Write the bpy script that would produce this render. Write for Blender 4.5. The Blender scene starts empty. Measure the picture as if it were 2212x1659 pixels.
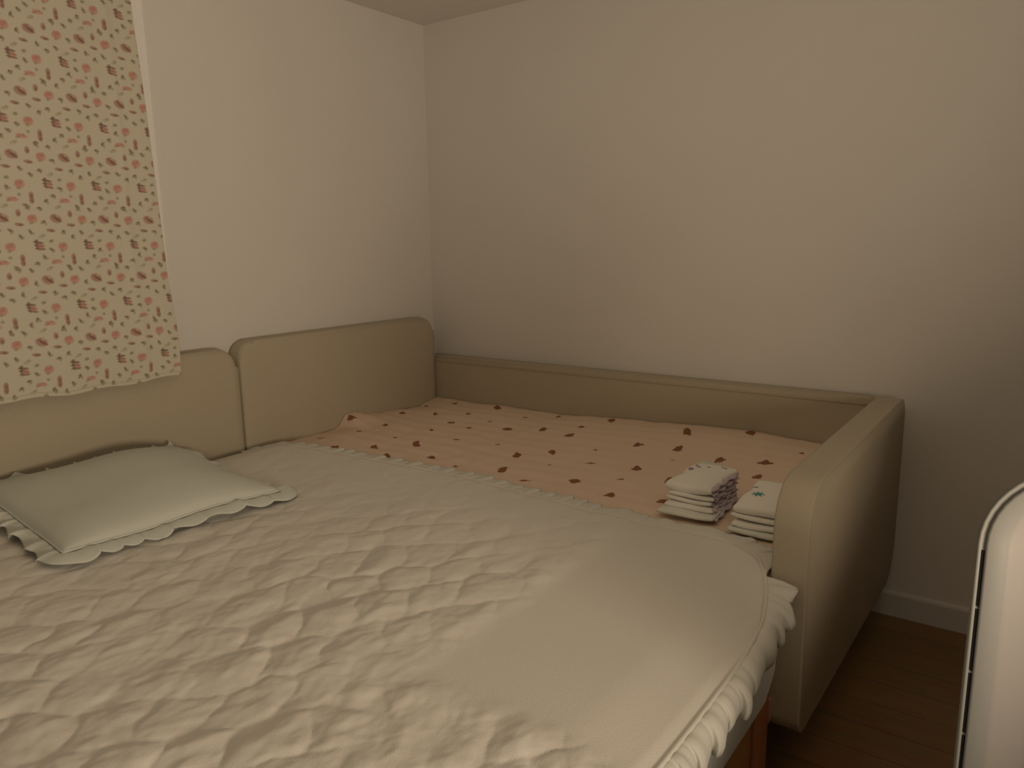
import bpy, bmesh, math, random
import numpy as np
from mathutils import Vector, Matrix

S = bpy.context.scene
COL = S.collection

# ------------------------------------------------------------------ camera
CAM = (-2.77677, -2.49107, 1.31282)
YAW, PITCH, ROLL, FPX = 0.62801, -0.18538, -0.01562, 1627.774
fw = Vector((math.cos(YAW)*math.cos(PITCH), math.sin(YAW)*math.cos(PITCH), math.sin(PITCH)))
rt = Vector((math.sin(YAW), -math.cos(YAW), 0)); up = rt.cross(fw)
r2 = rt*math.cos(ROLL)+up*math.sin(ROLL); u2 = up*math.cos(ROLL)-rt*math.sin(ROLL)
cd = bpy.data.cameras.new('camera'); cam = bpy.data.objects.new('camera', cd); COL.objects.link(cam)
cam.matrix_world = Matrix(((r2.x, u2.x, -fw.x, CAM[0]), (r2.y, u2.y, -fw.y, CAM[1]), (r2.z, u2.z, -fw.z, CAM[2]), (0, 0, 0, 1)))
cd.sensor_width = 36; cd.lens = FPX/2212*36; cd.clip_start = .02
S.camera = cam

# ------------------------------------------------------------------ world, lights, exposure
w = bpy.data.worlds.new('world'); S.world = w; w.use_nodes = True
w.node_tree.nodes['Background'].inputs[0].default_value = (.02, .025, .04, 1)
w.node_tree.nodes['Background'].inputs[1].default_value = .3
S.view_settings.view_transform = 'Standard'; S.view_settings.look = 'None'
S.view_settings.gamma = 1; S.view_settings.use_curve_mapping = False
S.view_settings.exposure = 0
def area(name, loc, target, size, power, col, spread=180):
    l = bpy.data.lights.new(name, 'AREA'); l.shape = 'DISK'; l.size = size; l.energy = power; l.color = col
    l.spread = math.radians(spread)
    o = bpy.data.objects.new(name, l); COL.objects.link(o); o.location = loc
    o.rotation_euler = (Vector(target)-Vector(loc)).to_track_quat('-Z', 'Y').to_euler()
    return o
WARM = (1.0, .805, .585)
def bulb(name, loc, r, power, col):
    l = bpy.data.lights.new(name, 'POINT'); l.shadow_soft_size = r; l.energy = power; l.color = col
    o = bpy.data.objects.new(name, l); COL.objects.link(o); o.location = loc; return o
area('night_lamp_light', (-2.42, -3.28, 1.0), (-2.29, -2.48, 1.62), .52, 23, WARM, 138)

# ------------------------------------------------------------------ helpers
def ss(a, b, x):
    t = np.clip((x-a)/(b-a), 0, 1); return t*t*(3-2*t)
_rs = np.random.RandomState(7); _T = _rs.rand(256, 256)
def vnoise(x, y):
    x = np.asarray(x, float); y = np.asarray(y, float)
    xi = np.floor(x).astype(int); yi = np.floor(y).astype(int); fx = x-xi; fy = y-yi
    fx = fx*fx*(3-2*fx); fy = fy*fy*(3-2*fy)
    g = lambda a, b: _T[a % 256, b % 256]
    return (g(xi, yi)*(1-fx)+g(xi+1, yi)*fx)*(1-fy)+(g(xi, yi+1)*(1-fx)+g(xi+1, yi+1)*fx)*fy
def fbm(x, y, o=3):
    r = 0; a = .5
    for i in range(o):
        r = r+a*vnoise(x+17*i, y+31*i); x = x*2.03; y = y*2.03; a *= .5
    return r
def mat(name, col, rough=.85, bump=0, scale=200, metal=0, sheen=0, var=0, attr=False):
    m = bpy.data.materials.new(name); m.use_nodes = True; nt = m.node_tree; b = nt.nodes['Principled BSDF']
    b.inputs['Base Color'].default_value = (*col, 1); b.inputs['Roughness'].default_value = rough
    b.inputs['Metallic'].default_value = metal
    b.inputs['Specular IOR Level'].default_value = .25
    if sheen: b.inputs['Sheen Weight'].default_value = sheen
    if attr:
        a = nt.nodes.new('ShaderNodeVertexColor'); a.layer_name = 'print'
        nt.links.new(a.outputs['Color'], b.inputs['Base Color'])
    tc = nt.nodes.new('ShaderNodeTexCoord')
    if var:
        n = nt.nodes.new('ShaderNodeTexNoise'); n.inputs['Scale'].default_value = 3; n.inputs['Detail'].default_value = 4
        nt.links.new(tc.outputs['Object'], n.inputs['Vector'])
        r = nt.nodes.new('ShaderNodeValToRGB')
        r.color_ramp.elements[0].position = .3; r.color_ramp.elements[1].position = .7
        r.color_ramp.elements[0].color = (*[c*(1-var) for c in col], 1); r.color_ramp.elements[1].color = (*[min(1, c*(1+var)) for c in col], 1)
        nt.links.new(n.outputs['Fac'], r.inputs['Fac']); nt.links.new(r.outputs['Color'], b.inputs['Base Color'])
    if bump:
        n = nt.nodes.new('ShaderNodeTexNoise'); n.inputs['Scale'].default_value = scale; n.inputs['Detail'].default_value = 3
        nt.links.new(tc.outputs['Object'], n.inputs['Vector'])
        bp = nt.nodes.new('ShaderNodeBump'); bp.inputs['Strength'].default_value = bump; bp.inputs['Distance'].default_value = .002
        nt.links.new(n.outputs['Fac'], bp.inputs['Height']); nt.links.new(bp.outputs['Normal'], b.inputs['Normal'])
    return m
M = {
 'wall': mat('wall_paint', (.76, .735, .70), .9, .15, 90, var=.012),
 'ceil': mat('ceiling_paint', (.70, .68, .64), .9, .1, 90),
 'white': mat('white_paint', (.80, .775, .74), .5),
 'base': mat('baseboard_vinyl', (.66, .64, .62), .5),
 'beige': mat('beige_upholstery', (.50, .44, .335), .7, .35, 420, sheen=.1),
 'quilt': mat('white_plush_quilt', (.76, .735, .68), .95, .25, 260, sheen=.25),
 'ruffle': mat('white_gauze', (.74, .74, .69), .9, .2, 400),
 'pillow': mat('pale_pillow_cotton', (.66, .69, .64), .9, .15, 350, sheen=.1),
 'sheet': mat('grey_white_sheet', (.74, .78, .78), .85, .15, 350),
 'pad': mat('printed_pad_cotton', (.75, .58, .46), .9, .3, 300, attr=True),
 'curtain': mat('printed_curtain_cotton', (.75, .7, .6), .9, .15, 500, attr=True),
 'wood': mat('orange_pine', (.40, .20, .075), .5, .1, 60),
 'woodr': mat('pine_leg', (.36, .145, .06), .5, .1, 60),
 'diaper': mat('white_diaper_film', (.93, .91, .86), .75, .3, 150),
 'diaper2': mat('white_diaper_inner', (.80, .82, .76), .8, .3, 150),
 'lav': mat('lavender_cuff', (.58, .50, .58), .8, .3, 200),
 'lavd': mat('lavender_print', (.42, .33, .42), .8),
 'teal': mat('teal_print', (.12, .36, .34), .8),
 'rust': mat('rust_print', (.36, .16, .10), .8),
 'olive': mat('olive_print', (.36, .38, .26), .8),
 'plastic': mat('light_grey_plastic', (.21, .21, .20), .4),
 'plastic2': mat('warm_white_plastic', (.25, .235, .225), .4),
 'black': mat('black_slot', (.01, .01, .012), .6),
 'alu': mat('window_vinyl', (.75, .74, .72), .4),
 'rod': mat('curtain_rod_metal', (.6, .58, .55), .35, metal=.8),
 'pink': mat('pink_bracket', (.45, .26, .22), .6),
}
gm = bpy.data.materials.new('window_glass'); gm.use_nodes = True; gb = gm.node_tree.nodes['Principled BSDF']
gb.inputs['Transmission Weight'].default_value = 1; gb.inputs['Roughness'].default_value = .02; gb.inputs['IOR'].default_value = 1.45
M['glass'] = gm
# floor planks
fm = bpy.data.materials.new('wood_floor'); fm.use_nodes = True; nt = fm.node_tree; b = nt.nodes['Principled BSDF']; b.inputs['Roughness'].default_value = .45
tc = nt.nodes.new('ShaderNodeTexCoord'); mp = nt.nodes.new('ShaderNodeMapping'); mp.inputs['Rotation'].default_value = (0, 0, math.radians(90))
br = nt.nodes.new('ShaderNodeTexBrick'); br.inputs['Color1'].default_value = (.30, .175, .075, 1); br.inputs['Color2'].default_value = (.25, .145, .06, 1)
br.inputs['Mortar'].default_value = (.16, .09, .04, 1); br.inputs['Mortar Size'].default_value = .002; br.inputs['Brick Width'].default_value = 1.2; br.inputs['Row Height'].default_value = .12; br.inputs['Scale'].default_value = 1
ns = nt.nodes.new('ShaderNodeTexNoise'); ns.inputs['Scale'].default_value = 6; ns.inputs['Detail'].default_value = 6
mp2 = nt.nodes.new('ShaderNodeMapping'); mp2.inputs['Scale'].default_value = (8, 1, 1)
mx = nt.nodes.new('ShaderNodeMixRGB'); mx.blend_type = 'MULTIPLY'; mx.inputs[0].default_value = .5
nt.links.new(tc.outputs['Object'], mp.inputs['Vector']); nt.links.new(mp.outputs[0], br.inputs['Vector'])
nt.links.new(tc.outputs['Object'], mp2.inputs['Vector']); nt.links.new(mp2.outputs[0], ns.inputs['Vector'])
nt.links.new(br.outputs['Color'], mx.inputs[1]); nt.links.new(ns.outputs['Color'], mx.inputs[2]); nt.links.new(mx.outputs[0], b.inputs['Base Color'])
M['floor'] = fm

def link(name, me, m, parent=None, smooth=True):
    o = bpy.data.objects.new(name, me); COL.objects.link(o)
    if m is not None: me.materials.append(m)
    if smooth:
        for p in me.polygons: p.use_smooth = True
    if parent is not None: o.parent = parent
    return o
def mesh(name, vs, fs, m, parent=None, smooth=True):
    me = bpy.data.meshes.new(name); me.from_pydata([tuple(v) for v in vs], [], fs); me.update()
    return link(name, me, m, parent, smooth)
def from_bm(name, bm, m, parent=None, smooth=True):
    bmesh.ops.recalc_face_normals(bm, faces=bm.faces)
    me = bpy.data.meshes.new(name); bm.to_mesh(me); bm.free()
    return link(name, me, m, parent, smooth)
def grid(name, P, m, parent=None, flip=False, smooth=True):
    ny, nx = P.shape[:2]
    me = bpy.data.meshes.new(name)
    idx = np.arange(ny*nx).reshape(ny, nx)
    q = np.stack([idx[:-1, :-1], idx[:-1, 1:], idx[1:, 1:], idx[1:, :-1]], -1).reshape(-1, 4)
    if flip: q = q[:, ::-1]
    me.vertices.add(ny*nx); me.vertices.foreach_set('co', P.reshape(-1).astype(np.float32))
    me.loops.add(q.size); me.loops.foreach_set('vertex_index', q.reshape(-1).astype(np.int32))
    me.polygons.add(len(q)); me.polygons.foreach_set('loop_start', (np.arange(len(q))*4).astype(np.int32))
    me.polygons.foreach_set('loop_total', np.full(len(q), 4, np.int32))
    me.update(calc_edges=True)
    return link(name, me, m, parent, smooth)
def solidify(o, t, off=-1):
    md = o.modifiers.new('thickness', 'SOLIDIFY'); md.thickness = t; md.offset = off
    return o
def vcol(o, C):
    a = o.data.color_attributes.new('print', 'FLOAT_COLOR', 'POINT')
    C4 = np.concatenate([C.reshape(-1, 3), np.ones((C.size//3, 1))], 1)
    a.data.foreach_set('color', C4.reshape(-1).astype(np.float32))
def tag(o, label, cat, group=None):
    o['label'] = label; o['category'] = cat
    if group: o['group'] = group
    return o
def thing(name, label, cat, loc=(0, 0, 0), group=None):
    o = bpy.data.objects.new(name, None); COL.objects.link(o); o.empty_display_size = .1
    o.location = loc
    return tag(o, label, cat, group)
def struct(o): o['kind'] = 'structure'; return o
def box(name, a, b, m, parent=None, bev=0, off=(0, 0, 0), seg=3):
    bm = bmesh.new(); bmesh.ops.create_cube(bm, size=1)
    for v in bm.verts:
        v.co = Vector([(a[i]+b[i])/2-off[i]+v.co[i]*(b[i]-a[i]) for i in range(3)])
    if bev: bmesh.ops.bevel(bm, geom=list(bm.edges), offset=bev, segments=seg, profile=.5, affect='EDGES')
    o = from_bm(name, bm, m, parent, smooth=bool(bev))
    return o
def slab(name, outline, axis, a, b, m, parent=None, bev=.02, seg=5, off=(0, 0, 0)):
    """2D outline extruded along axis ('x'/'y'/'z') from a to b with rounded rims."""
    bm = bmesh.new()
    def co(p, t):
        v = {'x': (t, p[0], p[1]), 'y': (p[0], t, p[1]), 'z': (p[0], p[1], t)}[axis]
        return Vector(v)-Vector(off)
    A = [bm.verts.new(co(p, a)) for p in outline]; B = [bm.verts.new(co(p, b)) for p in outline]
    n = len(outline)
    bm.faces.new(A); bm.faces.new(B[::-1])
    for i in range(n): bm.faces.new((A[i], B[i], B[(i+1) % n], A[(i+1) % n]))
    bm.edges.ensure_lookup_table()
    As, Bs = set(A), set(B)
    rim = [e for e in bm.edges if (e.verts[0] in As and e.verts[1] in As) or (e.verts[0] in Bs and e.verts[1] in Bs)]
    if bev: bmesh.ops.bevel(bm, geom=rim, offset=bev, segments=seg, profile=.5, affect='EDGES')
    return from_bm(name, bm, m, parent)
def rrect(x0, x1, y0, y1, r, n=8):
    """r = radii at (x0,y0),(x1,y0),(x1,y1),(x0,y1)"""
    pts = []
    for (cx, cy, rr, a0) in ((x0+r[0], y0+r[0], r[0], 180), (x1-r[1], y0+r[1], r[1], 270), (x1-r[2], y1-r[2], r[2], 0), (x0+r[3], y1-r[3], r[3], 90)):
        for k in range(n+1):
            a = math.radians(a0+90*k/n); pts.append((cx+rr*math.cos(a), cy+rr*math.sin(a)))
    return pts
def tube(name, pts, rad, m, parent=None, n=8, closed=False):
    pts = [Vector(p) for p in pts]; N = len(pts); vs = []; fs = []
    for i, p in enumerate(pts):
        if closed: t = (pts[(i+1) % N]-pts[i-1]).normalized()
        else: t = (pts[min(i+1, N-1)]-pts[max(i-1, 0)]).normalized()
        u = t.cross(Vector((0, 0, 1)))
        if u.length < 1e-3: u = t.cross(Vector((1, 0, 0)))
        u.normalize(); v = t.cross(u)
        for k in range(n):
            a = 2*math.pi*k/n; vs.append(p+u*math.cos(a)*rad+v*math.sin(a)*rad)
    for i in range(N if closed else N-1):
        j = (i+1) % N
        for k in range(n): fs.append((i*n+k, i*n+(k+1) % n, j*n+(k+1) % n, j*n+k))
    if not closed: fs += [tuple(range(n))[::-1], tuple((N-1)*n+k for k in range(n))]
    return mesh(name, vs, fs, m, parent)

# ------------------------------------------------------------------ room shell
H = 2.3; X0 = -6.4; Y0 = -4.2
struct(box('floor', (X0, Y0, -.05), (.0, .0, 0), M['floor']))
struct(box('ceiling', (X0-.1, Y0-.1, H), (.1, .1, H+.1), M['ceil']))
struct(box('wall_right', (0, Y0-.1, -.05), (.12, .12, H), M['wall']))
struct(box('wall_back', (X0-.1, Y0-.12, -.05), (0, Y0, H), M['wall']))
struct(box('wall_near', (X0-.12, Y0, -.05), (X0, .12, H), M['wall']))
WX0, WX1, WZ0, WZ1 = -2.60, -1.40, 1.0, 2.12
bm = bmesh.new()
def addbox(bm, a, b):
    r = bmesh.ops.create_cube(bm, size=1)
    for v in r['verts']: v.co = Vector([(a[i]+b[i])/2+v.co[i]*(b[i]-a[i]) for i in range(3)])
addbox(bm, (X0, 0, -.05), (WX0, .12, H)); addbox(bm, (WX1, 0, -.05), (0, .12, H))
addbox(bm, (WX0, 0, -.05), (WX1, .12, WZ0)); addbox(bm, (WX0, 0, WZ1), (WX1, .12, H))
struct(from_bm('wall_left', bm, M['wall'], smooth=False))
# window: casing, sash frames, glass
wn = bpy.data.objects.new('window_1', None); COL.objects.link(wn); wn.location = (0, 0, 0); struct(wn)
cw = .048
bm = bmesh.new()
addbox(bm, (WX0-cw, -.008, WZ0-cw), (WX0, -.0005, WZ1+cw)); addbox(bm, (WX1, -.008, WZ0-cw), (WX1+cw, -.0005, WZ1+cw))
addbox(bm, (WX0, -.008, WZ0-cw), (WX1, -.0005, WZ0)); addbox(bm, (WX0, -.008, WZ1), (WX1, -.0005, WZ1+cw))
from_bm('casing', bm, mat('glossy_white_casing', (.92, .89, .86), .35), wn, smooth=False)
for a, b_, y in ((WX0, -1.98, .05), (-2.02, WX1, .08)):
    bm = bmesh.new()
    addbox(bm, (a, y-.012, WZ0), (a+.04, y+.012, WZ1)); addbox(bm, (b_-.04, y-.012, WZ0), (b_, y+.012, WZ1))
    addbox(bm, (a+.04, y-.012, WZ0), (b_-.04, y+.012, WZ0+.05)); addbox(bm, (a+.04, y-.012, WZ1-.05), (b_-.04, y+.012, WZ1))
    from_bm('sash', bm, M['alu'], wn, smooth=False)
    box('pane', (a+.04, y-.003, WZ0+.05), (b_-.04, y+.003, WZ1-.05), M['glass'], wn)
def baseboard(name, path_axis, a, b):
    prof = [(0, 0), (-.012, 0), (-.012, .078), (-.009, .086), (-.004, .0895), (0, .0895)]
    vs = []; fs = []
    for t in (a, b):
        for d, z in prof: vs.append((d, t, z) if path_axis == 'y' else (t, d, z))
    n = len(prof)
    for i in range(n): fs.append((i, (i+1) % n, n+(i+1) % n, n+i))
    fs += [tuple(range(n)), tuple(range(2*n-1, n-1, -1))]
    bm = bmesh.new(); V = [bm.verts.new(v) for v in vs]
    for f in fs: bm.faces.new([V[i] for i in f])
    return struct(from_bm(name, bm, M['base'], smooth=False))
baseboard('baseboard_right', 'y', Y0, 0)
baseboard('baseboard_left', 'x', X0, -.013)

# ------------------------------------------------------------------ curtain
xs = np.concatenate([np.linspace(-2.66, -2.06, 30), np.arange(-2.055, -1.409, .0021)])
zs = np.arange(.893, 2.165, .0022)
X, Z = np.meshgrid(xs, zs)
prof_z = [.88, .909, 1.011, 1.094, 1.197, 1.36, 1.464, 1.581, 1.699, 1.823, 1.91, 1.987, 2.081, 2.2]
prof_y = [-.130, -.130, -.136, -.124, -.108, -.096, -.090, -.084, -.077, -.068, -.060, -.052, -.046, -.042]
Yb = np.interp(Z, prof_z, prof_y)
fold = np.sin((X+1.41)*2*math.pi/.46+.5+.5*np.sin(Z*2))*.004+np.exp(-((X+1.515-.03*(Z-1.4))/.014)**2)*.004-np.exp(-((X+1.545-.03*(Z-1.4))/.02)**2)*.002
fold += (fbm(X*5, Z*3)-.45)*.008
fold *= ss(-1.41, -1.46, X)*.9+.1
Zb = Z+.0035*np.sin(X*33)*ss(1.0, .893, Z)+.004*np.sin(X*9+1)*ss(1.0, .893, Z)
Yc = np.minimum(Yb-fold*1.0, -.040+0*X)
Pc = np.stack([X, Yc, Zb], -1)
def stamp(C, U, V, cx, cy, rx, ry, ang, col, k, xs_, ys_):
    R = max(rx, ry)*1.5
    i0, i1 = np.searchsorted(xs_, cx-R), np.searchsorted(xs_, cx+R); j0, j1 = np.searchsorted(ys_, cy-R), np.searchsorted(ys_, cy+R)
    if i1 <= i0 or j1 <= j0: return
    u = U[j0:j1, i0:i1]-cx; v = V[j0:j1, i0:i1]-cy
    ca, sa = math.cos(ang), math.sin(ang); a = (u*ca+v*sa)/rx; b = (-u*sa+v*ca)/ry
    wgt = (ss(1.25, .75, np.sqrt(a*a+b*b))*k)[..., None]
    C[j0:j1, i0:i1] = C[j0:j1, i0:i1]*(1-wgt)+np.array(col)*wgt
BASE = np.array((.64, .605, .50))
PINK, DARK, OLV, BRN, POL = (.60, .29, .235), (.20, .11, .085), (.33, .29, .20), (.36, .20, .14), (.50, .45, .33)
MOT = [(505, 265, 'A'), (790, 250, 'P'), (650, 300, 'o'), (650, 200, 't'), (555, 390, 'o'), (690, 435, 'W'), (460, 465, 'o'), (300, 420, 'r'), (370, 555, 'o'),
       (590, 520, 'p'), (725, 580, 'r'), (545, 655, 'D'), (270, 690, 'P'), (400, 710, 'o'), (720, 710, 'w'), (465, 800, 'w'), (610, 795, 'o'), (830, 785, 'o'),
       (350, 880, 'p'), (715, 845, 'o'), (460, 920, 't'), (770, 370, 't'), (830, 500, 'o'), (225, 540, 'o'), (900, 415, 'r')]
C = np.tile(BASE, (len(zs), len(xs), 1)).astype(float)
rr = random.Random(3)
ax_ = .140
for j in range(-9, 10):
    for i in range(-12, 14):
        ox = -1.60+i*ax_-.048*j; oz = 1.5-.175*j
        for (px, py, t) in MOT:
            x = ox+(px-505)*.000233; z = oz-((py-265)+.1*(px-505))*.000248
            if x < -2.08 or x > -1.40 or z < .87 or z > 2.18: continue
            g = lambda s: rr.uniform(-s, s)
            def st(dx, dz, a, b, an, col, k): stamp(C, X, Z, x+dx*1.25, z+dz*1.25, a*1.3, b*1.3, an, col, k, xs, zs)
            if t == 'P':
                st(0, 0, .0105, .0095, .3, PINK, .75); st(.003, .004, .006, .004, .8, BRN, .35); st(-.003, -.009, .004, .003, .5, OLV, .6); st(-.004, .002, .005, .006, 0, (.58, .25, .20), .5)
            elif t == 'A':
                for q in range(3): st(.001*q, .007-.007*q, .011, .0028, -.15+g(.1), DARK, .8)
                st(-.004, 0, .003, .010, .1, DARK, .6); st(.004, -.002, .007, .006, 0, PINK, .55); st(-.004, .011, .004, .003, .5, DARK, .7)
            elif t == 'D':
                st(0, 0, .0125, .0095, -.3, (.42, .22, .18), .8); st(.004, -.002, .010, .0026, -.6, DARK, .8); st(-.003, .006, .007, .0025, .1, BRN, .7); st(.004, .006, .004, .002, -.3, BASE, .5)
            elif t == 'W':
                st(0, .001, .0115, .005, -.1, PINK, .75); st(-.008, -.002, .006, .003, .4, BRN, .5); st(.003, .003, .004, .002, 0, BRN, .4)
            elif t == 'r':
                st(0, 0, .0052, .0078, -.1, (.40, .21, .16), .75); st(.001, -.002, .003, .004, 0, DARK, .5)
            elif t == 'w':
                st(0, 0, .0095, .0038, -.1, BRN, .75); st(.002, -.001, .005, .0018, 0, DARK, .6)
            elif t == 'p':
                st(0, 0, .0085, .0038, .4, POL, .75); st(.003, .002, .004, .003, .2, OLV, .4)
            elif t == 't':
                st(0, 0, .0038, .0035, 0, OLV, .7)
            else:
                an = g(1.4); st(g(.002), g(.002), .0062, .0034, an, OLV, .8); st(.003, -.003, .0048, .0028, an+1.3, OLV, .65); st(0, .001, .0026, .0022, 0, DARK, .65)
cur = thing('window_curtain', 'cream curtain with small rose and leaf print hanging over the window', 'curtain', (-2.0, -.05, .89))
def rel(P, o): return P-np.array(o.location)
cp = grid('curtain_panel', rel(Pc, cur), M['curtain'], cur); vcol(cp, C); solidify(cp, .0015, 0)
tube('hem', [Vector((x, y-.0016, z+.012))-cur.location for x, y, z in [(Pc[0, k, 0], Pc[0, k, 1], Pc[0, k, 2]) for k in range(0, len(xs), 6)]], .0007, mat('hem_thread', (.62, .58, .48)), cur, 5)
rod = thing('curtain_rod', 'metal rod the printed curtain hangs from above the window', 'curtain rod', (-2.0, -.05, 2.17))
tube('rod', [(-.75, 0, 0), (.68, 0, 0)], .009, M['rod'], rod, 12)
for x in (-.7, .63): tube('bracket', [(x, 0, 0), (x, .05, 0)], .006, M['rod'], rod, 8)

# ------------------------------------------------------------------ beds
BE = M['beige']
FBY0, FBY1, FBX = -2.110, -2.034, -1.183
day = thing('daybed', 'narrow beige upholstered daybed in the corner with padded head, wall side and foot panels', 'bed', (-.6, -1.05, 0))
L = day.location
hbB = slab('headboard', rrect(-1.155, -.095, .20, .972, (.03, .03, .065, .065)), 'y', -.088, -.006, BE, day, .022, 6, L)
sr = slab('side_guard', rrect(-2.026, -.012, .20, .782, (.02, .02, .03, .03)), 'x', -.088, -.008, BE, day, .016, 5, L)
tube('seam', [Vector((-.0815, y, .7745+.0005*math.sin(y*7)))-L for y in np.linspace(-2.01, -.05, 60)], .0028, BE, sr, 8)
tube('seam', [Vector((-.0905, y, .762))-L for y in np.linspace(-2.01, -.1, 60)], .0016, BE, sr, 8)
fb = slab('footboard', [(x, z+.05*ss(.6, .16, z)*(-x/1.19)) for x, z in rrect(FBX, -.012, .155, .792, (.05, .13, .08, .105), 10)], 'y', FBY0, FBY1, BE, day, .030, 7, L)
box('bed_base', (-1.15, -2.025, .16), (-.095, -.095, .38), BE, day, .015, L)
for x in (-1.08, -.16):
    for y in (-1.95, -.17):
        slab('leg', [(x+.025*math.cos(a*math.pi/6), y+.025*math.sin(a*math.pi/6)) for a in range(12)], 'z', .0, .165, M['wood'], day, 0, 1, L)
bed = thing('wooden_bed', 'wide pine bed with a beige padded headboard under the white quilt', 'bed', (-1.9, -1.05, 0))
L = bed.location
slab('headboard', rrect(-2.70, -1.166, .20, .955, (.03, .03, .075, .075)), 'y', -.088, -.006, BE, bed, .022, 6, L)
box('side_rail', (-1.195, -1.97, .12), (-1.17, -.09, .285), M['wood'], bed, .003, L)
box('side_rail', (-2.67, -1.97, .12), (-2.645, -.09, .285), M['wood'], bed, .003, L)
box('foot_rail', (-2.60, -2.036, .10), (-1.275, -2.008, .292), M['wood'], bed, .003, L)
box('slat_base', (-2.64, -2.0, .255), (-1.2, -.095, .288), M['wood'], bed, 0, L)
for x in (-1.282, -2.668):
    lg = box('leg', (x, -2.045, 0), (x+.095, -1.965, .30), M['woodr'], bed, .004, L)
    if x > -2: box('bracket', (x+.086, -2.051, .235), (x+.103, -2.03, .29), M['pink'], lg, .003, L)
for x in (-1.282, -2.668): box('leg', (x, -.19, 0), (x+.095, -.10, .30), M['woodr'], bed, .004, L)

# mattresses
def mattress(name, x0, x1, y0, y1, z0, z1, rc, m, lab, bulge=.012):
    o_ = Vector(((x0+x1)/2, (y0+y1)/2, z0))
    bm = bmesh.new(); out = rrect(x0, x1, y0, y1, (rc,)*4, 10); n = len(out)
    cx, cy = (x0+x1)/2, (y0+y1)/2; rows = []
    prof = []
    R = .045
    for k in range(7):
        a = math.radians(-90+90*k/6); prof.append((R-R*math.cos(a), z0+R+R*math.sin(a)))
    for k in range(1, 6): prof.append((-bulge*math.sin(math.pi*k/6), z0+R+(z1-z0-2*R)*k/6))
    for k in range(7):
        a = math.radians(90*k/6); prof.append((R-R*math.cos(a), z1-R+R*math.sin(a)))
    for d, z in prof:
        sx = 1-d/((x1-x0)/2); sy = 1-d/((y1-y0)/2)
        rows.append([bm.verts.new(Vector((cx+(p[0]-cx)*sx, cy+(p[1]-cy)*sy, z))-o_) for p in out])
    for a, b in zip(rows, rows[1:]):
        for i in range(n): bm.faces.new((a[i], a[(i+1) % n], b[(i+1) % n], b[i]))
    bm.faces.new(rows[0][::-1]); bm.faces.new(rows[-1])
    o = from_bm(name, bm, m); o.location = o_
    return tag(o, lab, 'mattress')
mattress('mattress', -2.66, -1.182, -2.06, -.095, .290, .556, .085, M['sheet'], 'thick mattress in a grey white fitted sheet below the ruffled quilt on the pine bed')
mattress('mattress', -1.15, -.095, -2.022, -.095, .381, .548, .05, M['sheet'], 'mattress on the daybed hidden beneath the bear print pad')

# ------------------------------------------------------------------ printed pad on the daybed
RAIL=[(-0.079,0.583),(-0.351,0.584),(-0.46,0.59),(-0.674,0.586),(-0.799,0.584),(-0.955,0.597),(-1.1,0.606),(-1.229,0.607),(-1.397,0.619),(-1.544,0.626),(-1.72,0.621),(-1.862,0.612),(-2.03,0.60)]
HEAD=[(-1.2,.555),(-1.024,0.552),(-0.974,0.557),(-0.881,0.557),(-0.745,0.555),(-0.715,0.566),(-0.676,0.606),(-0.626,0.612),(-0.54,.59),(-0.464,0.576),(-0.392,0.576),(-0.296,0.562),(-0.217,0.561),(-0.164,0.576),(-0.09,0.585)]
def zpad(x, y):
    r = np.interp(-y, [-a for a, b in RAIL], [b for a, b in RAIL]); h = np.interp(x, [a for a, b in HEAD], [b for a, b in HEAD])
    wr = ss(-.85, -.09, x); wh = np.exp(-((np.clip(-.09-y, 0, 9))/.10)**2)
    z = .576+wr*(r-.58)
    z = z*(1-wh)+wh*h
    return z+.002*np.sin(x*23+2*np.sin(y*9))*np.sin(y*17+x*5)
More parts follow.
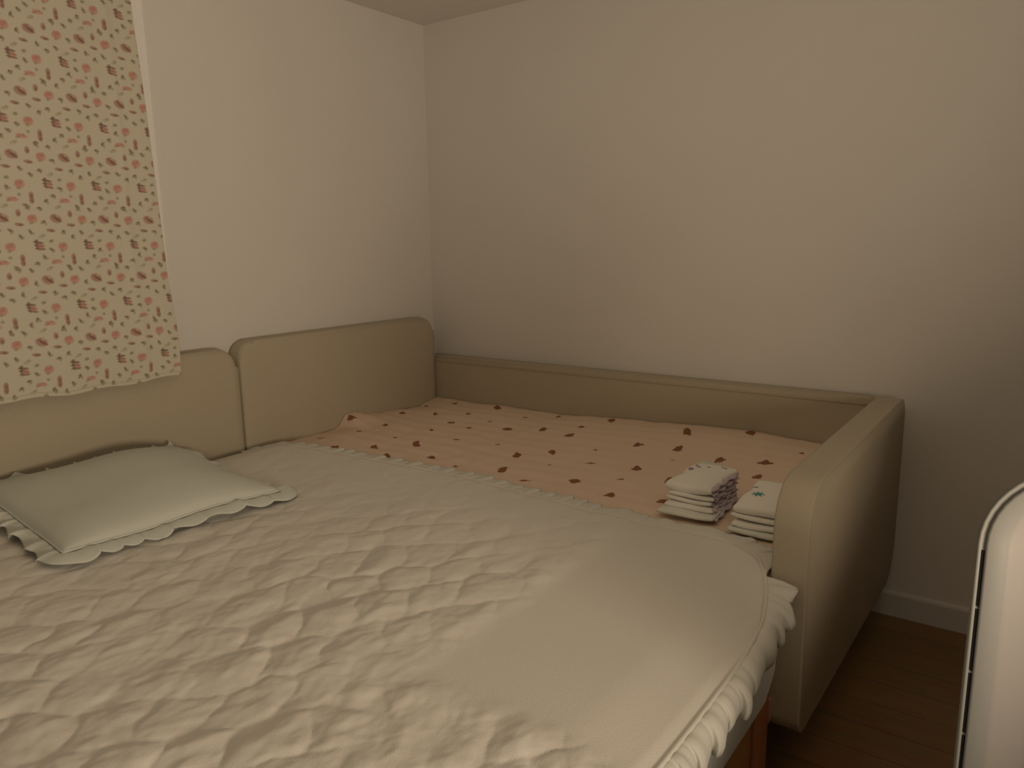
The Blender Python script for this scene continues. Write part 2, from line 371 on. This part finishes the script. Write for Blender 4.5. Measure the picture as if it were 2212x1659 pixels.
BLOBS=[(-0.1601,-0.2595,0.0085,-0.0138,-0.0353,-0.0297),(-0.1430,-0.4971,0.0099,-0.0160,-0.0347,-0.0260),(-0.3635,-0.3221,0.0065,-0.0104,-0.0239,-0.0211),(-0.3082,-0.4629,0.0091,-0.0145,-0.0122,-0.0099),(-0.2153,-0.6991,0.0068,-0.0108,-0.0070,-0.0049),(-0.1283,-0.8093,0.0073,-0.0116,-0.0145,-0.0092),(-0.1385,-1.0704,0.0091,-0.0145,-0.0326,-0.0176),(-0.2799,-1.0133,0.0083,-0.0132,-0.0230,-0.0136),(-0.4587,-0.4934,0.0102,-0.0163,-0.0124,-0.0106),(-0.3640,-0.6220,0.0051,-0.0081,-0.0065,-0.0050),(-0.5980,-0.5075,0.0059,-0.0094,-0.0141,-0.0126),(-0.4867,-0.6101,0.0090,-0.0142,-0.0119,-0.0097),(-0.4112,-0.7470,0.0108,-0.0171,-0.0274,-0.0200),(-0.3599,-0.8845,0.0093,-0.0147,-0.0376,-0.0249),(-0.4050,-1.0345,0.0113,-0.0179,-0.0239,-0.0146),(-0.1973,-1.4218,0.0114,-0.0179,-0.0541,-0.0228),(-0.4114,-1.3261,0.0112,-0.0175,-0.0313,-0.0156),(-0.3961,-1.4688,0.0101,-0.0157,-0.0311,-0.0136),(-0.6550,-0.6876,0.0090,-0.0140,-0.0078,-0.0065),(-0.6289,-0.8596,0.0064,-0.0100,-0.0064,-0.0048),(-0.5215,-1.2133,0.0049,-0.0076,-0.0079,-0.0045),(-0.6973,-0.9965,0.0087,-0.0136,-0.0306,-0.0218),(-0.6165,-1.0955,0.0083,-0.0130,-0.0224,-0.0144),(-0.8771,-0.7613,0.0109,-0.0170,-0.0215,-0.0192),(-0.6485,-1.2677,0.0105,-0.0162,-0.0093,-0.0054),(-0.7347,-1.1586,0.0042,-0.0064,-0.0055,-0.0036),(-0.9094,-0.8964,0.0076,-0.0117,-0.0081,-0.0068),(-0.6372,-1.4320,0.0101,-0.0156,-0.0228,-0.0114),(-0.8614,-1.0533,0.0115,-0.0178,-0.0266,-0.0197),(-0.9204,-1.1876,0.0110,-0.0168,-0.0075,-0.0053),(-0.8372,-1.3167,0.0109,-0.0167,-0.0234,-0.0142),(-0.7501,-1.4344,0.0078,-0.0119,-0.0082,-0.0043),(-0.8906,-1.4731,0.0110,-0.0168,-0.0252,-0.0137),(-0.6940,-1.5723,0.0085,-0.0130,-0.0357,-0.0161),(-0.8612,-1.6249,0.0093,-0.0141,-0.0178,-0.0082),(-1.0330,-1.4183,0.0029,-0.0043,-0.0065,-0.0040),(-0.5210,-1.5057,0.0042,-0.0065,-0.0038,-0.0017),(-0.6757,-0.1317,0.0118,-0.0189,-0.0273,-0.0299),(-0.4296,-0.1874,0.0109,-0.0174,-0.0150,-0.0145),(-0.2121,-0.1296,0.0062,-0.0100,-0.0074,-0.0067),(-0.6263,-0.2765,0.0082,-0.0130,-0.0144,-0.0145),(-0.7587,-0.2638,0.0065,-0.0102,-0.0104,-0.0112),(-0.8947,-0.1891,0.0097,-0.0153,-0.0234,-0.0278),(-0.7535,-0.4574,0.0048,-0.0076,-0.0126,-0.0124),(-0.9795,-0.3755,0.0093,-0.0145,-0.0259,-0.0295),(-0.8913,-0.4881,0.0097,-0.0152,-0.0203,-0.0210),(-0.7765,-0.5906,0.0098,-0.0153,-0.0289,-0.0269),(-0.9559,-0.6199,0.0115,-0.0179,-0.0230,-0.0230),(-0.1129,-1.6336,0.0130,-0.0205,-0.0451,-0.0150),(-0.2418,-1.8438,0.0055,-0.0085,-0.0146,-0.0039),(-0.4533,-1.6395,0.0120,-0.0186,-0.0234,-0.0088),(-0.4014,-1.7727,0.0135,-0.0208,-0.0262,-0.0083),(-0.5244,-1.7908,0.0104,-0.0160,-0.0161,-0.0053)]
xs = np.arange(-1.163, -.088, .0042); ys = np.arange(-2.026, -.088, .0042)
X, Y = np.meshgrid(xs, ys)
Zp = zpad(X, Y)
Zp = Zp+.0022*np.sin((X+.012*np.sin(Y*11))*2*math.pi/.16)**2*ss(-2.0, -1.9, Y)
wr = fbm(X*3.2+4, Y*9); Zp = Zp+.006*(np.abs(wr-.45)*-2+.25)
Zp -= .02*ss(-1.10, -1.163, X)
PB = np.array((.84, .665, .54)); C = np.tile(PB, (len(ys), len(xs), 1)).astype(float)
for bi, (cx, cy, a0, a1, e0, e1) in enumerate(BLOBS):
    if math.hypot(e0, e1) > .036 and cy > -.3: e0 *= .45; e1 *= .45
    rg = random.Random(bi*13+5)
    det = a0*e1-a1*e0
    R = 1.7*(math.hypot(a0, a1)+math.hypot(e0, e1))
    i0, i1 = np.searchsorted(xs, cx-R), np.searchsorted(xs, cx+R); j0, j1 = np.searchsorted(ys, cy-R), np.searchsorted(ys, cy+R)
    dx = X[j0:j1, i0:i1]-cx; dy = Y[j0:j1, i0:i1]-cy
    u = (dx*e1-dy*e0)/det; v = (-dx*a1+dy*a0)/det
    f = np.zeros_like(u)
    parts = [(rg.uniform(-.15, .15), rg.uniform(-.05, .15), .62, .72)]
    for q in range(3):
        an = q*2.1+rg.uniform(0, 1.6); parts.append((.66*math.cos(an), .6*math.sin(an), rg.uniform(.26, .42), rg.uniform(.26, .45)))
    for (px, py, rx, ry) in parts:
        f = np.maximum(f, ss(1.18, .9, np.sqrt(((u-px)/rx)**2+((v-py)/ry)**2)))
    f = f[..., None]*.95
    big = min(1, math.hypot(e0, e1)*60)
    col = np.array((.27, .095, .045))
    C[j0:j1, i0:i1] = C[j0:j1, i0:i1]*(1-f)+col*f
o = grid('mattress_pad', np.stack([X+.6, Y+1.05, Zp-.56], -1), M['pad']); o.location = (-.6, -1.05, .56); vcol(o, C); solidify(o, .014, -1)
tag(o, 'pinkish beige quilted pad printed with small brown bears covering the daybed', 'mattress pad')

# ------------------------------------------------------------------ ruffle builder
def resample(pts, step):
    pts = [Vector(p) for p in pts]; out = [pts[0].copy()]; 
    d = [0]
    for a, b in zip(pts, pts[1:]): d.append(d[-1]+(b-a).length)
    n = int(d[-1]/step)
    ar = np.array([tuple(p) for p in pts]); s = np.linspace(0, d[-1], n+1)
    return np.stack([np.interp(s, d, ar[:, k]) for k in range(3)], -1), s
def smooth_path(P, k):
    for _ in range(k): P[1:-1] = (P[:-2]+2*P[1:-1]+P[2:])/4
    return P
def ruffle(name, path, m, parent, off, width=.055, lam=.055, amp=.010, lift=.012, drop=lambda s, P: 0*s, floor=None, side=1, seed=1, step=.0022, clamp=None, sharp=.35, gain=None, shingle=False):
    P, s = resample(path, step); P = smooth_path(P, 4)
    T = np.gradient(P, axis=0); T /= np.linalg.norm(T, axis=1)[:, None]
    N = np.stack([T[:, 1], -T[:, 0], 0*T[:, 0]], -1)*side; N /= np.linalg.norm(N, axis=1)[:, None]+1e-9
    ph = 2*math.pi*(s/lam+2.6*fbm(s*5+seed*11, s*0+seed, 2))
    am = .55+.9*vnoise(s*14+seed*5, s*0+seed*3)
    if gain is not None: am = am*gain(P)
    wv = width*(.70+.45*vnoise(s*22+seed, s*0+2.5)+.16*np.sin(ph+1.2))
    skew = ph+.55*np.sin(ph)
    tri = (2/math.pi)*np.arcsin(np.sin(skew)*.98)
    wave = sharp*tri+(1-sharp)*np.sin(ph); tang = np.sin(ph+1.4)
    if shingle:
        fr = (ph/(2*math.pi)) % 1; saw = np.where(fr < .8, fr/.8, (1-fr)/.2); saw = saw*saw*(3-2*saw)*.5+saw*.5
        wave = 2*saw-1; tang = 2*saw-1
        wv = width*(.74+.34*vnoise(s*22+seed, s*0+2.5)+.20*np.sin(math.pi*np.clip(fr/.8, 0, 1)*.8))
    rows = []
    D = drop(s, P)
    K = 9
    for k in range(K):
        t = k/(K-1)
        d = wv*t*(1-.0*t)
        Q = P+N*(d*np.cos(D*t))[:, None]+np.array((0, 0, -1))*(d*np.sin(D*t))[:, None]
        Q = Q+T*(amp*am*tang*t)[:, None]
        up_ = np.stack([N[:, 0]*np.sin(D*t), N[:, 1]*np.sin(D*t), np.cos(D*t)], -1)
        Q = Q+up_*(lift*am*(wave*.5+.5)*(t**.8)+.0012*np.sin(ph*2.0)*(t > 0))[:, None]
        if floor is not None:
            fz = floor(Q[:, 0], Q[:, 1])+.0025
            Q[:, 2] = np.maximum(Q[:, 2], fz)
        if clamp is not None: Q = clamp(Q)
        rows.append(Q)
    G = np.stack(rows, 0)-np.array(off)
    o = grid(name, G, m, parent); solidify(o, .0012, 0)
    return o

# ------------------------------------------------------------------ white quilt
EDGE = [(-.135, -1.20), (-.16, -1.13), (-.188, -1.104), (-.277, -1.079), (-.544, -1.056), (-.747, -1.052), (-.935, -1.040), (-1.062, -1.038), (-1.287, -1.066), (-1.429, -1.075), (-1.54, -1.084), (-1.646, -1.078), (-1.80, -1.058), (-1.909, -1.062), (-1.98, -1.105), (-2.018, -1.178), (-2.051, -1.268), (-2.076, -1.365), (-2.088, -1.46), (-2.094, -1.60)]
EDGE_Y = np.array([-a for a, b in EDGE]); EDGE_X = np.array([b for a, b in EDGE])
def zq(x, y, detail=True):
    z = .594+0*x
    z = z-.026*np.exp(-((y+.10)/.085)**2)*ss(-1.06, -1.16, x)
    z = z+.006*np.sin(x*4.1+1)*np.sin(y*3.7)
    z = z-.012*ss(-1.95, -2.10, y)*ss(-1.1, -1.4, x)
    wx = x+.10*(fbm(x*5, y*5)-.45)+.05*(fbm(x*13, y*13)-.45); wy = y+.10*(fbm(x*5+9, y*5+3)-.45)+.05*(fbm(x*13+5, y*13+5)-.45)
    u = (wx*.93+wy*.37)/.135; v = (-wx*.37+wy*.93)/.11+.5*np.floor(u)*0
    cell = np.abs(np.sin(math.pi*(u+.5*v)))*np.abs(np.sin(math.pi*(v-.35*u+.35*np.floor(u+.5*v))))
    puff = np.power(cell+1e-4, .45)
    patch = ss(-1.99, -1.91, x+.04*(fbm(x*9, y*9)-.45))*ss(-1.61, -1.69, y+.04*(fbm(x*8+3, y*8)-.45)+.025*(fbm(x*25, y*25)-.45))
    q = 1-patch
    near = ss(-1.2, -2.1, x)*.75+.25
    near = near*(.55+.45*ss(-.5, -1.1, y))
    fine = fbm(x*22+3*fbm(x*7, y*7), y*30)-.45
    amp = q*near
    z = z+amp*(.0085*(puff-.6)*(.1+1.5*vnoise(x*5+2, y*5))+.009*fine+.020*(fbm(wx*6, wy*9)-.45))+.0065*q
    ridge = np.exp(-((x+1.955)/.05)**2)*ss(-1.62, -1.72, y)*.004+np.exp(-((y+1.635)/.045)**2)*ss(-1.99, -1.9, x)*.0015
    z = z+ridge*(.6+.8*fbm(x*20, y*20))
    xe = np.interp(-y, EDGE_Y, EDGE_X)
    return z-.006*ss(.03, 0, np.minimum(xe-x, (y+2.097)*1.0))
qt = thing('white_quilt', 'white quilted bedspread with ruffled edge spread over the wide bed', 'quilt', (-1.9, -1.1, .57))
NY, NX = 420, 380
ty = np.linspace(0, 1, NY); ysq = -(.135+(2.094-.135)*(1-(1-ty)**1.12)); tx = np.linspace(0, 1, NX)
xe = np.interp(-ysq, EDGE_Y, EDGE_X)
Xq = -2.70+(xe[:, None]+2.70)*tx[None, :]; Yq = np.repeat(ysq[:, None], NX, 1)
o = grid('quilt_top', rel(np.stack([Xq, Yq, zq(Xq, Yq)], -1), qt), M['quilt'], qt, flip=True); solidify(o, .012, -1)
epath = [(b, a) for a, b in EDGE]+[(-1.75, -2.096), (-2.0, -2.096), (-2.3, -2.096), (-2.7, -2.096)]
P, s = resample([(x, y, 0) for x, y in epath], .01); P = smooth_path(P, 14)
P[:, 2] = zq(P[:, 0], np.maximum(P[:, 1], -2.092))-.001
tube('piping', rel(P, qt)[::1], .0042, M['quilt'], qt, 8)
footw = lambda x, y: ss(-1.20, -1.40, x)*ss(-1.99, -2.06, y)
def qdrop(s, P): return .10+1.12*footw(P[:, 0], P[:, 1])
def qfloor(x, y): return np.where((x > -1.165) & (y > -2.03), zpad(x, y)+.003, 0.0)
def qclamp(Q):
    inn = (Q[:, 0] > FBX-.012)
    Q[:, 1] = np.where(inn, np.maximum(Q[:, 1], -2.022), Q[:, 1])
    # keep off the daybed footboard's end
    return Q
ir = int(len(P)*.0)
ruffle('ruffle', P, M['ruffle'], qt, tuple(qt.location), width=.060, lam=.068, amp=.010, lift=.014, gain=lambda P: .38+.62*footw(P[:, 0], P[:, 1]), drop=qdrop, floor=qfloor, side=-1, seed=4, clamp=qclamp, sharp=.8, shingle=True)

# ------------------------------------------------------------------ pillow
pc = Vector((-1.765, -.428, .60)); pil = thing('pillow', 'pale grey green pillow with ruffled edge lying against the beige headboard', 'pillow', pc)
n = 72; g = np.linspace(-1, 1, n); U, V = np.meshgrid(np.sign(g)*np.abs(g)**.8, np.sign(g)*np.abs(g)**.8)
A_, B_ = .290, .290
def pil_xy(U, V):
    x = A_*U*(1-.05*(1-V*V)*np.abs(U)**2)*(1-.0*V); y = B_*V*(1-.05*(1-U*U)*np.abs(V)**2)
    a = math.radians(-3); return x*math.cos(a)-y*math.sin(a), x*math.sin(a)+y*math.cos(a)
def pil_base(U, V): return .024+.032*ss(-.3, 1.0, V)+.004*np.sin(U*5)
def pil_h(U, V): return .072*np.power(np.clip((1-U**2)*(1-V**2), 0, 1), .42)*(1+.10*np.sin(U*3+1)*np.cos(V*2))
x, y = pil_xy(U, V); zb = pil_base(U, V); hh = pil_h(U, V)
top = np.stack([x, y, zb+hh+.003*fbm(U*3, V*3)], -1); bot = np.stack([x, y, np.maximum(zb-hh*.75, np.minimum(zq(x+pc.x, y+pc.y)-pc.z+.002, zb-.0005))], -1)
# cover: top and bottom joined at the rim
vs = np.concatenate([top.reshape(-1, 3), bot.reshape(-1, 3)]); idx = np.arange(n*n).reshape(n, n); fs = []
for j in range(n-1):
    for i in range(n-1):
        fs.append((idx[j, i], idx[j, i+1], idx[j+1, i+1], idx[j+1, i])); fs.append(tuple(n*n+k for k in (idx[j, i], idx[j+1, i], idx[j+1, i+1], idx[j, i+1])))
bm = bmesh.new(); VV = [bm.verts.new(v) for v in vs]
for f in fs: bm.faces.new([VV[i] for i in f])
bmesh.ops.remove_doubles(bm, verts=bm.verts, dist=.0008)
from_bm('cushion', bm, M['pillow'], pil)
rim = []
for k in range(0, n): rim.append((-1, g[::-1][k]))
for k in range(1, n): rim.append((g[k], -1))
for k in range(1, n): rim.append((1, g[k]))
rim = [(math.copysign(abs(u)**.8, u), math.copysign(abs(v)**.8, v)) for u, v in rim]
rp = []
for u, v in rim:
    x, y = pil_xy(np.array(u), np.array(v)); rp.append((float(x), float(y), float(pil_base(np.array(u), np.array(v)))))
# round the corners a little
P, s = resample(rp, .006); P = smooth_path(P, 10)
def pfloor(x, y): return zq(x+pc.x, y+pc.y)-pc.z+.003
ruffle('ruffle', P, M['pillow'], pil, (0, 0, 0), width=.046, lam=.085, amp=.012, lift=.020, drop=lambda s, P: .35+0*s, floor=pfloor, side=1, seed=9, sharp=.4, gain=lambda P: 1-.75*ss(.25, .28, P[:, 0])*ss(-.26, -.2, P[:, 1]))
tube('piping', P+np.array((0, 0, .004)), .003, M['pillow'], pil, 6)
bk = [(g[k], 1) for k in range(n-1, -1, -1)]
bp_ = []
for u, v in bk:
    u = math.copysign(abs(u)**.8, u); x, y = pil_xy(np.array(u), np.array(v)); bp_.append((float(x), float(y), float(pil_base(np.array(u), np.array(v)))))
P, s = resample(bp_, .006)
def bclamp(Q): Q[:, 1] = np.minimum(Q[:, 1], -.094-pc.y); return Q
ruffle('ruffle', P, M['pillow'], pil, (0, 0, 0), width=.034, lam=.07, amp=.008, lift=.012, drop=lambda s, P: -.55+0*s, side=1, seed=12, clamp=bclamp, sharp=.1)

# ------------------------------------------------------------------ diapers
def diaper(loc, rot, lx, ly, th, label, group, cuff='lav', layers=2, puff=.25, seed=1, prints=(), tab=None, body='diaper', sag=0):
    o = thing('folded_diaper', label, 'diaper', loc, group); o.rotation_euler = rot
    rs = random.Random(seed)
    # folded sheet: U-profile in x-z, the fold at -x; closed ring swept across y
    t = th*.46; gap = th*.08; ring = []
    N = 22
    xr = lx/2; xl = -lx/2+th/2
    up_in = [(xr-(xr-xl)*k/N, th/2+gap/2) for k in range(N+1)]
    arc_o = [(xl+th/2*math.cos(math.radians(90+180*k/10)), th/2+th/2*math.sin(math.radians(90+180*k/10))) for k in range(11)]
    top_o = [(xr-(xr-xl)*k/N, th) for k in range(N)]
    bot_o = [(xl+(xr-xl)*k/N, 0) for k in range(1, N+1)]
    bot_i = [(xr-(xr-xl)*k/N, th/2-gap/2) for k in range(N+1)]
    ring = top_o+arc_o+bot_o+bot_i+up_in[::-1][1:]
    J = 26; rows = []
    for j in range(J+1):
        v = -1+2*j/J; vv = math.copysign(abs(v)**.85, v)
        edge = max(0, 1-abs(vv)**5)**.5
        row = []
        for (x, z) in ring:
            u = (x+lx/2)/lx
            zz = th/2+(z-th/2)*(.55+.45*edge)
            hump = puff*th*(math.sin(math.pi*min(1, max(0, u))))*(1-vv*vv)*(1 if z > th/2 else 0)
            wob = .0016*math.sin(9*u+seed*1.7)*math.cos(3*vv+seed)
            yy = vv*ly/2*(1-.05*math.sin(math.pi*u))+.002*math.sin(u*12+seed)
            xx = x-.006*abs(vv)**3*(1 if x > 0 else -1)
            row.append((xx, yy, zz+hump+wob+sag*((u-.5)**2)*4*(-1)))
        rows.append(row)
    G = np.array(rows); G = np.concatenate([G, G[:, :1]], 1)
    bm = bmesh.new(); V = [[bm.verts.new(p) for p in row] for row in rows]; R_ = len(ring)
    for a, b in zip(V, V[1:]):
        for i in range(R_): bm.faces.new((a[i], a[(i+1) % R_], b[(i+1) % R_], b[i]))
    bm.faces.new(V[0]); bm.faces.new(V[-1][::-1])
    from_bm('absorbent_pad', bm, M[body], o)
    if cuff:
        for q in range(layers):
            z = th*(.28+.5*q/(max(1, layers-1)) if layers > 1 else .5)
            path = [(-lx/2+.01+(lx-.02)*k/30, -ly/2+.006, z+.001*math.sin(k)) for k in range(31)]
            ruffle('leg_cuff', path, M[cuff], o, (0, 0, 0), width=.014, lam=.06, amp=.004, lift=.0025, drop=lambda s, P: .45+0*s, side=1, seed=seed*3+q, sharp=.2)
    def ztop(x, y):
        u = (x+lx/2)/lx; vv = y/(ly/2)
        edge = max(0, 1-abs(vv)**5)**.5
        return th/2+(th/2)*(.55+.45*edge)+puff*th*math.sin(math.pi*min(1, max(0, u)))*(1-vv*vv)+.0016*math.sin(9*u+seed*1.7)*math.cos(3*vv+seed)-sag*((u-.5)**2)*4
    for (kind, px, py, sz, mm, an) in prints:
        pts = []
        K = {'star': 28, 'leaf': 20, 'dot': 14, 'band': 24}[kind]
        for k in range(K):
            a = 2*math.pi*k/K
            if kind == 'star': r = sz*(.32+.68*abs(math.cos(a*3.5))**3)
            elif kind == 'leaf': r = sz*.35/math.sqrt((.35*math.cos(a))**2+math.sin(a)**2)*(1+.15*math.sin(5*a))
            elif kind == 'band': r = sz*.2/math.sqrt((.2*math.cos(a))**2+math.sin(a)**2)*(1+.25*math.sin(7*a))
            else: r = sz*(1+.15*math.sin(3*a))
            x = px+r*math.cos(a+an); y = py+r*math.sin(a+an)
            pts.append((x, y))
        vs = [(x, y, ztop(x, y)+.0007) for x, y in pts]+[((x+px)/2, (y+py)/2, ztop((x+px)/2, (y+py)/2)+.0007) for x, y in pts]+[(px, py, ztop(px, py)+.0007)]
        fs = [(k, (k+1) % K, K+(k+1) % K, K+k) for k in range(K)]+[(K+k, K+(k+1) % K, 2*K) for k in range(K)]
        mesh('printed_motif', vs, fs, M[mm], o)
    if tab:
        x0, x1, y0, y1, z0, z1 = tab
        U_, V_ = np.meshgrid(np.linspace(0, 1, 14), np.linspace(0, 1, 10))
        G = np.stack([x0+(x1-x0)*U_+.003*np.sin(V_*5), y0+(y1-y0)*V_+.002*np.sin(U_*7), z0+(z1-z0)*U_**1.4+.002*np.sin(V_*6+U_*3)], -1)
        tb = grid('waist_tab', G, M['diaper2'], o); solidify(tb, .001, 0)
        K = 12; cxp, cyp = .62, .5
        ring2 = []
        for k in range(K):
            a = 2*math.pi*k/K; uu = cxp+.09*math.cos(a); v2 = cyp+.16*math.sin(a)
            ring2.append((x0+(x1-x0)*uu+.003*math.sin(v2*5), y0+(y1-y0)*v2+.002*math.sin(uu*7), z0+(z1-z0)*uu**1.4+.002*math.sin(v2*6+uu*3)+.0012))
        mesh('printed_motif', ring2, [tuple(range(K))], M['rust'], tb)
    return o
R = math.radians
zp0 = .589
ga = 'diapers stacked beside the quilt ruffle'
za = .0155
diaper((-.860, -1.733, zp0), (0, 0, R(4)), .24, .155, .011, 'white folded diaper, lowest and widest of the lavender edged stack', ga, seed=2, puff=.06, body='diaper2', tab=(.09, .30, .018, .090, .006, .036), layers=1)
diaper((-.845, -1.733, zp0+.012), (0, R(-1), R(2)), .205, .135, .0115, 'white folded diaper, second from the bottom of the lavender edged stack', ga, seed=3, puff=.08, layers=2)
diaper((-.836, -1.731, zp0+.0255), (0, R(-1), R(-2)), .19, .13, .0115, 'white folded diaper with lavender edge in the middle of its stack', ga, seed=4, puff=.08, layers=2)
diaper((-.834, -1.733, zp0+.039), (0, R(-1), R(1)), .19, .128, .0115, 'white folded diaper just below the rumpled top one of the lavender edged stack', ga, seed=5, puff=.08, layers=2)
diaper((-.832, -1.731, zp0+.0525), (R(-2), R(-3), R(-3)), .19, .135, .026, 'rumpled white diaper with small printed marks on top of the lavender edged stack', ga, seed=6, puff=.42, layers=2,
       prints=(('leaf', .02, .042, .020, 'lavd', .6), ('leaf', .045, .030, .012, 'lavd', 1.0), ('dot', .065, .045, .005, 'olive', 0), ('dot', .055, .004, .0055, 'olive', 0), ('band', .072, -.035, .014, 'rust', 1.2)))
gb_ = 'diapers stacked against the daybed footboard'
diaper((-.885, -1.938, zp0+.0), (0, 0, R(0)), .235, .145, .0115, 'plain white folded diaper at the bottom of the stack against the footboard', gb_, cuff=None, puff=.08, seed=7, body='diaper2', sag=.004)
diaper((-.878, -1.938, zp0+.0145), (0, R(-1), R(3)), .225, .14, .0115, 'white folded diaper second from the bottom of the stack against the footboard', gb_, cuff=None, puff=.08, seed=8, sag=.003)
diaper((-.872, -1.938, zp0+.029), (0, R(-1), R(-2)), .215, .14, .0115, 'white folded diaper directly under the teal printed one by the footboard', gb_, cuff=None, puff=.1, seed=9)
diaper((-.868, -1.936, zp0+.043), (0, R(-2), R(1)), .215, .14, .024, 'white folded diaper with a teal star print on top of the stack by the footboard', gb_, cuff=None, seed=10, puff=.3,
       prints=(('star', -.022, .030, .020, 'teal', .3), ('dot', -.019, .029, .008, 'teal', 0), ('band', .045, .058, .012, 'olive', 1.3), ('band', -.07, -.045, .006, 'olive', .2)))

# ------------------------------------------------------------------ bladeless tower fan
FC = Vector((-1.845, -2.551, 0)); fan = thing('tower_fan', 'white bladeless tower fan with an oval loop standing beyond the foot of the bed', 'fan', FC)
yawf = math.atan2(CAM[1]-FC.y, CAM[0]-FC.x)+R(-5)   # the loop faces the foot of the bed
fan.rotation_euler = (0, 0, yawf-math.pi/2)          # local +y = front, local +x = viewer's left
ZT, ZB, RO = 1.085, .40, .112
def loop_path(nin, dep, k=24):
    r = RO-nin; pts = []
    for i in range(k+1):
        a = math.pi*i/k; pts.append((r*math.cos(a), dep, ZT-RO+r*math.sin(a)))
    for i in range(k+1):
        a = math.pi+math.pi*i/k; pts.append((r*math.cos(a), dep, ZB+RO+r*math.sin(a)))
    return pts
def loop_band(name, prof, m, parent, close=False):
    bm = bmesh.new(); rows = [[bm.verts.new(p) for p in loop_path(n_, d_)] for n_, d_ in prof]
    if close: rows.append(rows[0])
    for a, b in zip(rows, rows[1:]):
        K = len(a)
        for i in range(K): bm.faces.new((a[i], a[(i+1) % K], b[(i+1) % K], b[i]))
    return from_bm(name, bm, m, parent)
shell = loop_band('loop', [(.040, -.118), (.033, -.114), (.029, -.104), (.0025, -.016), (.0012, -.004), (.004, -.0008), (.0062, -.0018), (.0068, -.0042), (.0104, -.0042), (.0112, -.0026), (.014, -.003), (.0265, -.0095), (.031, -.0135), (.060, -.046), (.072, -.090), (.070, -.108), (.060, -.118)], M['plastic'], fan, close=True)
loop_band('inner_ramp', [(.0292, -.0124), (.0308, -.0129), (.0350, -.0172), (.0598, -.0452), (.0710, -.0860)], M['plastic2'], fan)
for o_ in (shell,):
    pass
seg = [(.966 if k == 0 else .975-.080*k, .975-.080*k-.0765) for k in range(6)]
for sx in (1, -1):
    for (a, b_) in seg:
        box('air_slit', (min(sx*(RO-.0102), sx*(RO-.0074)), -.0075, b_), (max(sx*(RO-.0102), sx*(RO-.0074)), -.0036, a), M['black'], fan)
def lathe(name, prof, m, parent, n=40, cy=-.06):
    bm = bmesh.new(); rows = [[bm.verts.new((r*math.cos(2*math.pi*k/n), cy+r*math.sin(2*math.pi*k/n), z)) for k in range(n)] for r, z in prof]
    for a, b in zip(rows, rows[1:]):
        for i in range(n): bm.faces.new((a[i], a[(i+1) % n], b[(i+1) % n], b[i]))
    bm.faces.new(rows[0][::-1]); bm.faces.new(rows[-1])
    return from_bm(name, bm, m, parent)
lathe('base', [(.105, 0), (.112, .006), (.112, .03), (.104, .034), (.104, .36), (.100, .385), (.07, .41), (.04, .415)], M['plastic'], fan)
